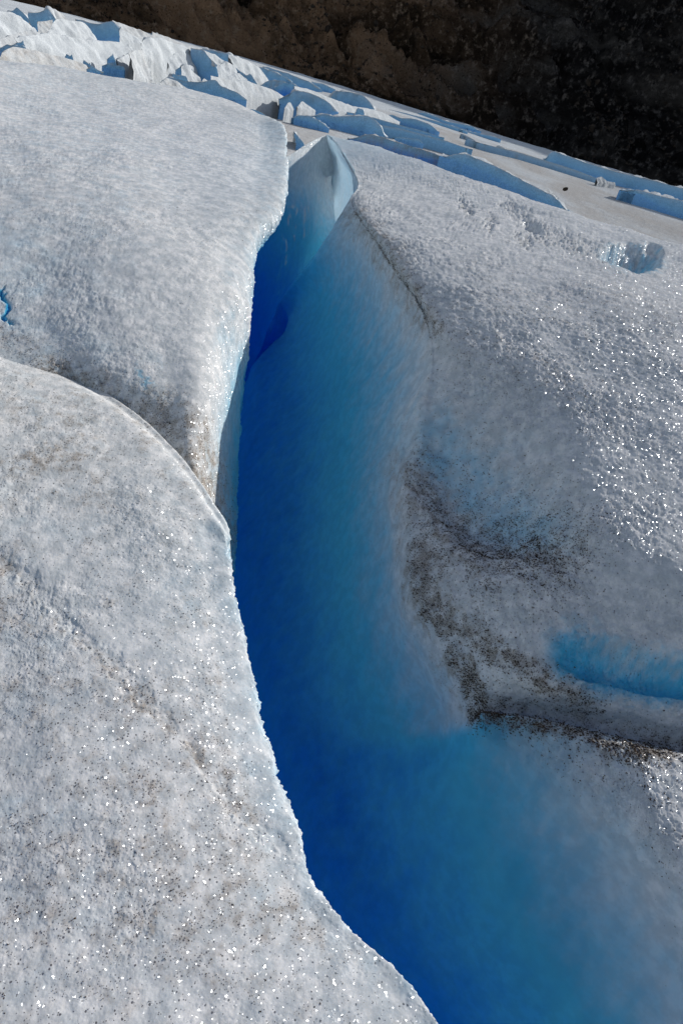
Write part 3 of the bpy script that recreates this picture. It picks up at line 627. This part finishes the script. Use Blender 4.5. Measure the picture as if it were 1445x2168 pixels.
LIT, SHD = dict(yaw=1.05, lean=1.6, dirt=.06, blue=.0), dict(yaw=-.45, lean=.22, dirt=.06, blue=.62)  # shaded faces carry their blue shade in the colour, lit ones none
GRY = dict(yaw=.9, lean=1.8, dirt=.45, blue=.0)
R_ = 'ice ridges across the far glacier'
RDG = dict(back=5.0, taper=.22)
SER = [
 ('S', LIT, 'big bright white serac cut by the left edge of the frame', [(-40, 20), (0, 23), (15, 25), (42, 37), (60, 48), (76, 64)], [(-40, 86), (30, 80), (80, 70)], {}),
 ('S', SHD, 'dark pointed ice spire behind the bright white serac at far left', [(18, 27), (28, 22), (36, 14), (50, 27), (63, 42)], [(18, 50), (64, 56)], dict(far=1.25)),
 ('S', SHD, 'teal shaded serac wall beside the dark spire, below a beige cap', [(60, 27), (83, 25), (102, 17), (118, 39)], [(66, 66), (112, 66)], dict(far=1.12)),
 ('S', GRY, 'beige capped serac at the top left skyline', [(100, 18), (116, 19), (133, 31), (146, 44)], [(104, 50), (150, 58)], dict(far=1.4)),
 ('S', GRY, 'small cream ice block tucked between the shaded wall and a white shoulder', [(80, 47), (98, 44), (112, 42)], [(82, 67), (104, 68)], dict(far=.98)),
 ('S', LIT, 'broad white ice shoulder with a rounded right edge, left of a blue wall', [(100, 71), (120, 35), (145, 43), (178, 46), (190, 58), (203, 86)], [(98, 84), (150, 92), (204, 94)], dict(far=.97)),
 ('S', SHD, 'flat blue ice wall right of the broad white shoulder', [(160, 40), (187, 48), (212, 50), (238, 43), (254, 59)], [(190, 88), (256, 86)], dict(far=1.08)),
 ('S', GRY, 'pale ice slope running down the skyline right of the blue wall', [(238, 43), (270, 54), (300, 65), (335, 80)], [(238, 66), (335, 98)], dict(far=1.3)),
 ('S', LIT, 'low white hump with a dark streak below the pale skyline slope', [(231, 69), (245, 60), (270, 68), (302, 84)], [(232, 90), (304, 94)], dict(far=1.02)),
 ('S', LIT, 'long sweeping white ice wall above the dirty grey ridge on the left', [(32, 80), (75, 73), (108, 70), (166, 81), (207, 86), (272, 90)], [(50, 102), (130, 122), (220, 137), (272, 118)], {}),
 ('S', LIT, 'greyish ice hump below the big bright serac at the left edge', [(-20, 88), (0, 83), (30, 72), (72, 62), (92, 77)], [(-20, 100), (40, 98), (92, 86)], dict(dirt=.3)),
 ('S', SHD, 'small dark ice notch at the left edge above the grey ridge', [(-10, 108), (0, 103), (15, 93), (34, 98)], [(-10, 118), (34, 112)], {}),
 ('S', GRY, 'dirty grey ice ridge just behind the crest of the left mound', [(6, 110), (25, 98), (62, 104), (125, 119), (166, 131), (190, 141)], [(0, 122), (100, 140), (194, 154)], dict(dirt=.6)),
 ('S', SHD, 'tiny dark blue ice face at the right end of the dirty grey ridge', [(184, 146), (195, 138), (205, 147), (219, 153)], [(184, 153), (219, 156)], dict(far=.97)),
 ('S', SHD, 'dark blue ice lip right of the sweeping white wall', [(216, 139), (235, 133), (251, 130), (282, 144)], [(216, 142), (282, 148)], {}),
 ('S', LIT, 'rounded white ice knob with a shaded top right of the dark blue lip', [(248, 127), (274, 111), (300, 131), (322, 166)], [(250, 136), (290, 158), (322, 172)], {}),
 ('S', LIT, 'largest white serac in the middle of the icefall, left of the tall blue wall', [(300, 86), (312, 79), (333, 79), (354, 85), (401, 101), (412, 125), (424, 160)], [(304, 118), (350, 152), (424, 166)], {}),
 ('S', SHD, 'dark cap of ice on the skyline above the largest white serac', [(308, 77), (323, 68), (345, 76), (359, 86)], [(308, 82), (359, 90)], dict(far=1.35)),
 ('S', GRY, 'long pale skyline slope falling right from the dark ice cap', [(322, 68), (360, 80), (395, 96), (434, 106)], [(322, 90), (434, 128)], dict(far=1.45)),
 ('S', SHD, 'tall smooth blue ice wall right of the largest white serac', [(404, 102), (431, 106), (443, 121), (460, 139)], [(420, 166), (462, 160)], dict(far=1.03, yaw=-.7)),
 ('S', LIT, 'narrow white slope along the right edge of the tall blue wall', [(431, 106), (458, 118), (478, 131)], [(444, 140), (480, 146)], dict(far=1.12)),
 ('S', SHD, 'blue shaded ice bank on the skyline right of the tall blue wall', [(428, 104), (458, 108), (489, 116), (503, 127), (518, 136)], [(440, 140), (518, 142)], dict(far=1.3)),
 ('S', LIT, 'smooth white skyline slope beside the blue shaded bank', [(484, 115), (520, 127), (550, 143), (566, 166), (578, 182)], [(500, 150), (578, 190)], dict(far=1.1)),
 ('S', LIT, 'small white ice block in front of the tall blue wall', [(452, 146), (478, 130), (497, 139), (503, 152)], [(452, 164), (504, 166)], {}),
 ('S', SHD, 'jagged blue ice fin right of the small white block', [(496, 141), (510, 152), (522, 160), (531, 156), (546, 180)], [(498, 168), (546, 184)], dict(far=1.03)),
 ('S', LIT, 'white sunlit ice ledge under the jagged blue fin', [(476, 163), (505, 154), (524, 169)], [(476, 172), (524, 176)], {}),
 ('S', SHD, 'long scalloped blue ice face above the crest of the left mound', [(338, 178), (354, 162), (395, 172), (424, 174), (458, 166), (466, 183), (478, 187), (499, 193), (522, 211)], [(338, 190), (430, 202), (522, 216)], dict(lean=.15)),
 ('S', LIT, 'white ice fin sloping down behind the scalloped blue face', [(446, 160), (499, 172), (520, 170), (550, 181), (580, 190), (602, 206)], [(450, 190), (530, 206), (604, 216)], dict(dirt=.2)),
 ('S', GRY, 'grey wedge of ice left of the scalloped blue face', [(337, 178), (352, 164), (375, 172), (398, 188)], [(337, 190), (398, 194)], dict(far=.97)),
 ('S', SHD, 'short dark blue step at the foot of the icefall', [(306, 181), (320, 175), (336, 179)], [(306, 187), (337, 191)], {}),
 ('S', LIT, 'upright white ice flake in the heart of the icefall', [(355, 124), (375, 110), (388, 130)], [(356, 150), (390, 152)], dict(far=.95)),
 ('S', LIT, 'bright ice tongue at the foot of the largest white serac', [(385, 139), (395, 135), (406, 150), (424, 164)], [(386, 172), (424, 172)], dict(far=.95)),
 ('S', LIT, 'streaked curved ice blade left of the largest white serac', [(274, 112), (290, 103), (306, 106), (320, 164)], [(280, 150), (300, 170), (322, 172)], dict(dirt=.3, far=.98)),
 ('S', SHD, 'shadowed slab below the upright white flake', [(372, 148), (386, 138), (389, 152)], [(372, 158), (389, 160)], dict(far=.93)),
 ('S', SHD, 'blue ice band along the skyline above two dark ice lumps', [(541, 138), (568, 147), (608, 164), (618, 175)], [(556, 168), (618, 178)], dict(far=1.1)),
 ('S', SHD, 'long thin blue skyline bank right of the icefall', [(556, 140), (604, 153), (654, 172), (682, 191)], [(556, 164), (682, 196)], dict(far=1.3)),
 ('S', SHD, 'low blue bank at the right end of the skyline ice', [(652, 172), (683, 177), (709, 189)], [(652, 186), (710, 196)], dict(far=1.25)),
 ('S', SHD, 'dark dirt streaked ice lump left of the vivid blue bowl', [(551, 181), (568, 170), (600, 170), (613, 179)], [(552, 188), (613, 188)], dict(dirt=.5)),
 ('S', SHD, 'vivid blue bowl of ice between two dirty lumps', [(582, 185), (600, 174), (622, 178), (641, 191)], [(584, 200), (642, 199)], dict(blue=.85)),
 ('S', SHD, 'big dark blue ice face with a black dirt stripe, below the vivid bowl', [(590, 210), (625, 190), (641, 193), (662, 199), (695, 215), (715, 241)], [(590, 220), (660, 236), (716, 244)], dict(dirt=.16)),
 ('S', LIT, 'small sunlit triangle of ice against the big dark blue face', [(629, 227), (639, 213), (668, 235)], [(629, 230), (668, 238)], dict(far=.97)),
 ('R', SHD, 'blue ridge with a black peppered face right of the big dark blue face', [(689, 204), (703, 192), (735, 193), (770, 203), (797, 231)], [(690, 212), (797, 236)], dict(dirt=.25)),
 ('R', LIT, 'long white ridge crest sloping right above the middle blue arch', [(622, 183), (654, 188), (687, 203), (749, 226), (774, 228), (811, 238), (846, 258)], [(624, 200), (750, 246), (846, 264)], dict(far=.97)),
 ('R', SHD, 'small blue notch in the long white ridge crest', [(750, 237), (757, 228), (769, 232), (772, 243)], [(750, 244), (772, 247)], dict(far=.94)),
 ('R', SHD, 'wide blue arch shaped ice face above the peak of the right mound', [(650, 241), (660, 237), (683, 240), (708, 247), (749, 245), (782, 245), (795, 255), (808, 270), (821, 291)], [(651, 246), (740, 272), (821, 294)], {}),
 ('R', SHD, 'pale blue sliver of ice left of the wide blue arch', [(614, 243), (654, 245), (672, 253), (697, 270)], [(616, 250), (660, 263), (697, 272)], {}),
 ('R', SHD, 'thin blue crack edge just right of the left mound', [(523, 228), (548, 235), (562, 244), (575, 252)], [(523, 230), (575, 256)], {}),
 ('R', SHD, 'short blue crack edge below the thin one beside the left mound', [(573, 247), (584, 254), (602, 267)], [(574, 258), (602, 268)], {}),
 ('R', SHD, 'upright blue crack between the left mound and the peak of the right mound', [(615, 271), (625, 281), (638, 297), (645, 306)], [(628, 304), (645, 311)], dict(yaw=-1.0)),
 ('R', SHD, 'light blue scooped band below the skyline, right of centre', [(808, 233), (847, 250), (876, 251), (907, 262), (929, 276)], [(810, 246), (860, 262), (930, 280)], {}),
 ('R', SHD, 'thin blue lip on the skyline at the foot of the rock slope', [(868, 238), (878, 232), (920, 245), (944, 257), (992, 265), (1018, 275)], [(868, 242), (944, 262), (1018, 278)], {}),
 ('R', SHD, 'dark grit covered trench wall behind the crest of the right mound', [(735, 275), (798, 287), (847, 303), (920, 325), (960, 346)], [(735, 294), (850, 327), (960, 349)], dict(dirt=.6, blue=.8)),
 ('R', SHD, 'short dark blue ledge above the grit covered trench', [(830, 289), (886, 295), (897, 302)], [(830, 292), (897, 306)], {}),
 ('R', SHD, 'long blue crevasse wall curving behind the right mound to its dents', [(918, 313), (956, 317), (992, 328), (1053, 354), (1105, 381), (1146, 403), (1170, 414), (1213, 451)], [(930, 330), (1040, 374), (1110, 414), (1150, 435), (1213, 454)], {}),
 ('R', SHD, 'tall blue ice cliff along the skyline at the right edge', [(1130, 305), (1214, 335), (1296, 362), (1378, 381), (1445, 399), (1520, 420)], [(1150, 340), (1265, 382), (1300, 395), (1445, 425), (1520, 440)], dict(yaw=-.2, taper=.12)),
 ('R', SHD, 'low blue ridge edge above the grit covered trench, left of the long crevasse wall', [(700, 262), (760, 258), (840, 270), (930, 294), (1000, 314)], [(700, 264), (770, 268), (850, 281), (935, 302), (1000, 317)], dict(dirt=.2, blue=.5, taper=.35)),
 ('R', SHD, 'faint blue swell line between the long crevasse wall and the skyline cliff', [(985, 292), (1080, 317), (1180, 348), (1290, 384)], [(985, 294), (1080, 323), (1180, 356), (1290, 388)], dict(dirt=.25, blue=.35, taper=.4)),
 ('R', SHD, 'narrow blue groove under the white ridge crest, above the wide blue arch', [(700, 226), (770, 243), (850, 266), (940, 289)], [(700, 229), (770, 249), (850, 273), (940, 292)], dict(blue=.55, taper=.35)),
 ('R', SHD, 'upper thin blue groove close under the skyline lip, right of the blue peppered ridge', [(800, 222), (860, 240), (930, 258), (990, 276)], [(800, 225), (860, 245), (930, 264), (990, 279)], dict(blue=.5, taper=.35)),
 ('R', SHD, 'small dark crack in the pale slope near the skyline, right of centre', [(974, 281), (990, 289), (1008, 299)], [(974, 283), (990, 293), (1008, 302)], dict(blue=.3, dirt=.4)),
 ('R', SHD, 'tiny dark dimple in the pale slope between the crack and the skyline cliff', [(1046, 310), (1056, 308), (1069, 315)], [(1046, 313), (1058, 317), (1069, 318)], dict(blue=.3, dirt=.4)),
 ('R', SHD, 'thin blue step running along the pale slope under the skyline lip', [(925, 259), (960, 266), (1000, 280), (1060, 292)], [(925, 262), (965, 272), (1005, 285), (1060, 295)], dict(blue=.5)),
 ('R', LIT, 'low grey dirt capped ice knob at the bend of the long blue crevasse wall', [(1146, 404), (1158, 398), (1172, 408), (1180, 418)], [(1148, 414), (1168, 422), (1182, 420)], dict(dirt=.5)),
 ('R', GRY, 'small cream ice lump at the foot of the skyline cliff', [(1262, 376), (1272, 374), (1284, 384), (1300, 386)], [(1264, 386), (1302, 392)], {}),
 ('R', SHD, 'lower pale blue ice wall in front of the skyline cliff at right', [(1300, 395), (1351, 403), (1405, 417), (1445, 425), (1520, 446)], [(1310, 402), (1351, 414), (1400, 442), (1445, 466), (1520, 490)], {}),
]
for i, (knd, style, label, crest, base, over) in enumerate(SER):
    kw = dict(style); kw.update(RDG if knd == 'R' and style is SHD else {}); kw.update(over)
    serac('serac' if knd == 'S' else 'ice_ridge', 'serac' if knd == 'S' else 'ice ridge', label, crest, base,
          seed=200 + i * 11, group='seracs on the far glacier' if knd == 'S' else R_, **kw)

r_ = np.random.default_rng(41)
def skyline(x): return np.interp(x, [0, 100, 200, 330, 430, 560, 700], [24, 26, 46, 74, 104, 143, 188])
def crest_a(x): return np.interp(x, [0, 100, 200, 300, 400, 500, 600, 700], [124, 143, 156, 172, 190, 214, 250, 262])
for i in range(30):
    x = r_.uniform(30, 640); y0 = skyline(x) + 16; y1 = crest_a(x) - 6
    y = y0 + (y1 - y0) * r_.uniform(.05, 1) ; wd = r_.uniform(8, 24); ht = r_.uniform(6, 18)
    st = SHD if r_.random() < .6 else LIT
    k_ = int(r_.integers(3, 6)); xs = np.sort(r_.uniform(-.8, .9, k_))
    cr = [(x - wd, y - 1)] + [(x + wd * a, y + .25 * wd * a - ht * r_.uniform(.45, 1)) for a in xs] + [(x + wd, y + .25 * wd - 1)]
    serac('ice_block', 'ice block', 'small jagged ice block wedged among the large seracs of the far icefall', cr,
          [(x - wd, y), (x, y + .12 * wd + 2), (x + wd, y + .25 * wd + 1)], seed=900 + i * 7, group='small blocks of the far icefall', far=.97, **st)

# ------------------------------------------------------------------ rock slope
U_ = np.linspace(-420, 420, 620)
V_ = np.linspace(0, 1, 460)
UU, VV = np.meshgrid(U_, V_)
run = VV ** 1.15 * 620
X = UU * (1 + .25 * VV)
Y = 372 + run - .30 * np.minimum(UU, 0) * 0 - .10 * UU + 40 * np.sin(UU / 130.)
Z = -40 + run * (.58 + .42 * smooth(-120, 180, UU))
Q = np.stack([X.ravel(), Y.ravel(), Z.ravel()], -1)
rot = Q @ np.array([[.8, .25, .5], [-.3, 1, .2], [-.5, .1, .8]])
h = 26 * fbm(rot, .008, 3, seed=300) + 40 * (ridged(rot * [.45, 1, 1.2], .024, 5, .5, seed=310) - 1.2) + 5.5 * (ridged(rot * [.5, 1, 1], .07, 4, .6, seed=320) - 1.1) + 3.2 * fbm(Q, .12, 4, .6, seed=330) + 1.3 * np.abs(fbm(Q, .4, 2, .6, seed=340))
h = h.reshape(X.shape) * smooth(0, .05, VV)
Y = Y - .55 * h; Z = Z + .75 * h
o = grid_mesh('mountain_slope', np.stack([X, Y, Z], -1), {}, M_ROCK)
tag(o, kind='structure')
MT = np.stack([X, Y, Z], -1)

# ------------------------------------------------------------------ boulders, scree, grit
rng = np.random.default_rng(7)
ICO_V = None
def rock_shape(seed, n=10):
    th = np.linspace(0, math.pi, n)[:, None]; ph = np.linspace(0, 2 * math.pi, 2 * n, endpoint=False)[None]
    P = np.stack([np.sin(th) * np.cos(ph), np.sin(th) * np.sin(ph), np.cos(th) + 0 * ph], -1)
    f = P.reshape(-1, 3)
    r = 1 + .55 * fbm(f, 1.1, 3, seed=seed)
    f = np.round(f * 2.2) / 2.2 * .35 + f * .65
    f = f * r[:, None] * [1.0, .8, .7]
    idx = np.arange(n * 2 * n).reshape(n, 2 * n)
    q = np.stack([idx[:-1], np.roll(idx, -1, 1)[:-1], np.roll(idx, -1, 1)[1:], idx[1:]], -1).reshape(-1, 4)[:, ::-1]
    return f, q
shapes = []
for s in range(5):
    V, F = rock_shape(400 + s * 9)
    ob = poly_mesh('boulder', V, F, M_STONE, smooth_faces=False)
    shapes.append(ob)
mpx, mpy, mt = project(MT.reshape(-1, 3))
ok = np.where((mpx > 60) & (mpx < 1440) & (mpy > 4) & (mpy < 395))[0]
pick = rng.choice(ok, 46, replace=False)
for i, idx in enumerate(pick):
    src = shapes[i % 5]
    b = src if i < 5 else src.copy()
    if i >= 5: COL.objects.link(b)
    b.location = MT.reshape(-1, 3)[idx]
    s = float(rng.uniform(.9, 2.6))
    b.scale = (s, s, s)
    b.rotation_euler = tuple(rng.uniform(0, 6.28, 3))
    tag(b, 'dark angular boulder lying on the shaded rock slope above the ice', 'boulder', 'boulders on the rock slope')

b = shapes[1].copy(); COL.objects.link(b)
Ps = at_z(1196, 400, float(sheet_z(np.array(38.), .2)) + .1); b.location = Ps; b.scale = (.16, .13, .12)
tag(b, 'single small dark stone lying on the beige far ice at the right', 'stone')

def scatter(name, P, weight, count, smin, smax, mat, seed, flat=.5):
    r = np.random.default_rng(seed)
    w = np.clip(weight.reshape(-1), 0, None); w = w / w.sum()
    f = P.reshape(-1, 3)
    ids = r.choice(len(f), count, p=w)
    base = f[ids] + r.normal(0, .004 if smax < .1 else .4, (count, 3)) * [1, 1, .2]
    s = r.uniform(smin, smax, count) * r.uniform(.5, 1.0, count)
    tet = np.array([[1, 0, -.35], [-.5, .8, -.35], [-.5, -.8, -.35], [.1, .05, .75], [.2, -.1, -.8]])
    a = r.uniform(0, 6.28, count); ca, sa = np.cos(a), np.sin(a)
    V = tet[None] * (1 + r.normal(0, .25, (count, 5, 3)))
    V = V * np.stack([s * r.uniform(.8, 1.7, count), s, s * flat * 1.3], -1)[:, None]
    x = V[..., 0] * ca[:, None] - V[..., 1] * sa[:, None]; y = V[..., 0] * sa[:, None] + V[..., 1] * ca[:, None]
    V = np.stack([x, y, V[..., 2]], -1) + base[:, None]
    T = np.array([[0, 1, 3], [1, 2, 3], [2, 0, 3], [1, 0, 4], [2, 1, 4], [0, 2, 4]])
    F = (T[None] + (np.arange(count) * 5)[:, None, None]).reshape(-1, 3)
    o = poly_mesh(name, V.reshape(-1, 3), F, mat, smooth_faces=False)
    tag(o, kind='stuff')
    return o
def vis_w(P):
    px, py, t = project(P.reshape(-1, 3))
    return ((px > -60) & (px < 1500) & (py > -60) & (py < 2230) & (t > .3)).astype(float).reshape(P.shape[:2])
g = scatter('grit', C_save[0], np.maximum(C_save[1] - .08, .0) ** 1.2 * vis_w(C_save[0]), 26000, .0014, .0042, M_GRIT, 1)
tag(g, 'black grit washed into the hollow and groove of the right ice mound', 'grit')
hw = paint(*[a.reshape(C_save[1].shape) for a in project(C_save[0].reshape(-1, 3))[:2]], [([(1000, 1000), (1130, 1080)], 95, .35), ([(900, 1060), (950, 1140), (1150, 1150)], 95, 1.0), ([(885, 1200), (915, 1310)], 30, 1.3)])
g = scatter('grit', C_save[0], hw ** 1.3 * (.15 + smooth(-.3, .5, fbm(C_save[0].reshape(-1, 3), 14, 3, seed=77)).reshape(hw.shape)), 9000, .0014, .0040, M_GRIT, 5)
tag(g, 'black grit sprinkled over the shaded hollow beside the crevasse lip', 'grit')
g = scatter('grit', A_save[0], np.maximum(A_save[1] - .05, .0) ** 1.5 * vis_w(A_save[0]), 5000, .0014, .0034, M_GRIT, 2)
tag(g, 'fine grey grit caught in the fold of the upper left ice mound', 'grit')
g = scatter('grit', B_save[0], np.maximum(B_save[1] - .02, .0) ** 1.7 * vis_w(B_save[0]), 5500, .0008, .0026, M_GRIT, 3)
tag(g, 'scattered brown grit specks on the nearest ice mound', 'grit')
w = ((mpx > -200) & (mpx < 1650) & (mpy > -250) & (mpy < 420)).astype(float) * np.clip(fbm(MT.reshape(-1, 3), .02, 3, seed=350) + .15, 0, 1)
g = scatter('scree', MT, w, 26000, .35, 1.1, M_STONE, 4, flat=.8)
tag(g, 'loose dark scree scattered over the rock slope', 'scree')

# ------------------------------------------------------------------ light
wld = bpy.data.worlds.new('World'); sc.world = wld; wld.use_nodes = True
nt = wld.node_tree; nt.nodes.clear()
sky = nt.nodes.new('ShaderNodeTexSky'); sky.sky_type = 'NISHITA'; sky.sun_disc = False
sky.sun_elevation = SUN_EL; sky.sun_rotation = SUN_AZ; sky.altitude = 400; sky.dust_density = 1.2; sky.ozone_density = .6
bg = nt.nodes.new('ShaderNodeBackground'); bg.inputs['Strength'].default_value = .088
out = nt.nodes.new('ShaderNodeOutputWorld')
hs = nt.nodes.new('ShaderNodeHueSaturation'); hs.inputs['Saturation'].default_value = .62
nt.links.new(sky.outputs[0], hs.inputs['Color']); nt.links.new(hs.outputs[0], bg.inputs[0]); nt.links.new(bg.outputs[0], out.inputs[0])
L = bpy.data.lights.new('sun', 'SUN'); L.energy = 4.3; L.angle = math.radians(.53); L.color = (1, .94, .86)
lo = bpy.data.objects.new('sun', L); COL.objects.link(lo)
from mathutils import Vector, Matrix
sd = Vector((math.sin(SUN_AZ) * math.cos(SUN_EL), math.cos(SUN_AZ) * math.cos(SUN_EL), math.sin(SUN_EL)))
lo.rotation_euler = sd.to_track_quat('Z', 'Y').to_euler()

# ------------------------------------------------------------------ camera
cam = bpy.data.cameras.new('camera'); co_ = bpy.data.objects.new('camera', cam); COL.objects.link(co_)
cam.sensor_fit = 'VERTICAL'; cam.sensor_height = 36.0; cam.lens = 36.0 * FPX / H0
cam.clip_start = .02; cam.clip_end = 5000
Mx = Matrix(((AR[0], AU[0], -AF[0]), (AR[1], AU[1], -AF[1]), (AR[2], AU[2], -AF[2])))
co_.matrix_world = Matrix.Translation(Vector(EYE)) @ Mx.to_4x4()
sc.camera = co_

sc.view_settings.view_transform = 'Standard'; sc.view_settings.look = 'None'
sc.view_settings.exposure = 0.78; sc.view_settings.gamma = 1.0
try:
    sc.view_settings.use_curve_mapping = False
    sc.cycles.max_bounces = 10; sc.cycles.diffuse_bounces = 8; sc.cycles.glossy_bounces = 2
    sc.cycles.use_denoising = True; sc.cycles.denoiser = "OPENIMAGEDENOISE"; sc.cycles.denoising_input_passes = "RGB_ALBEDO_NORMAL"; sc.cycles.denoising_prefilter = "FAST"
except Exception: pass
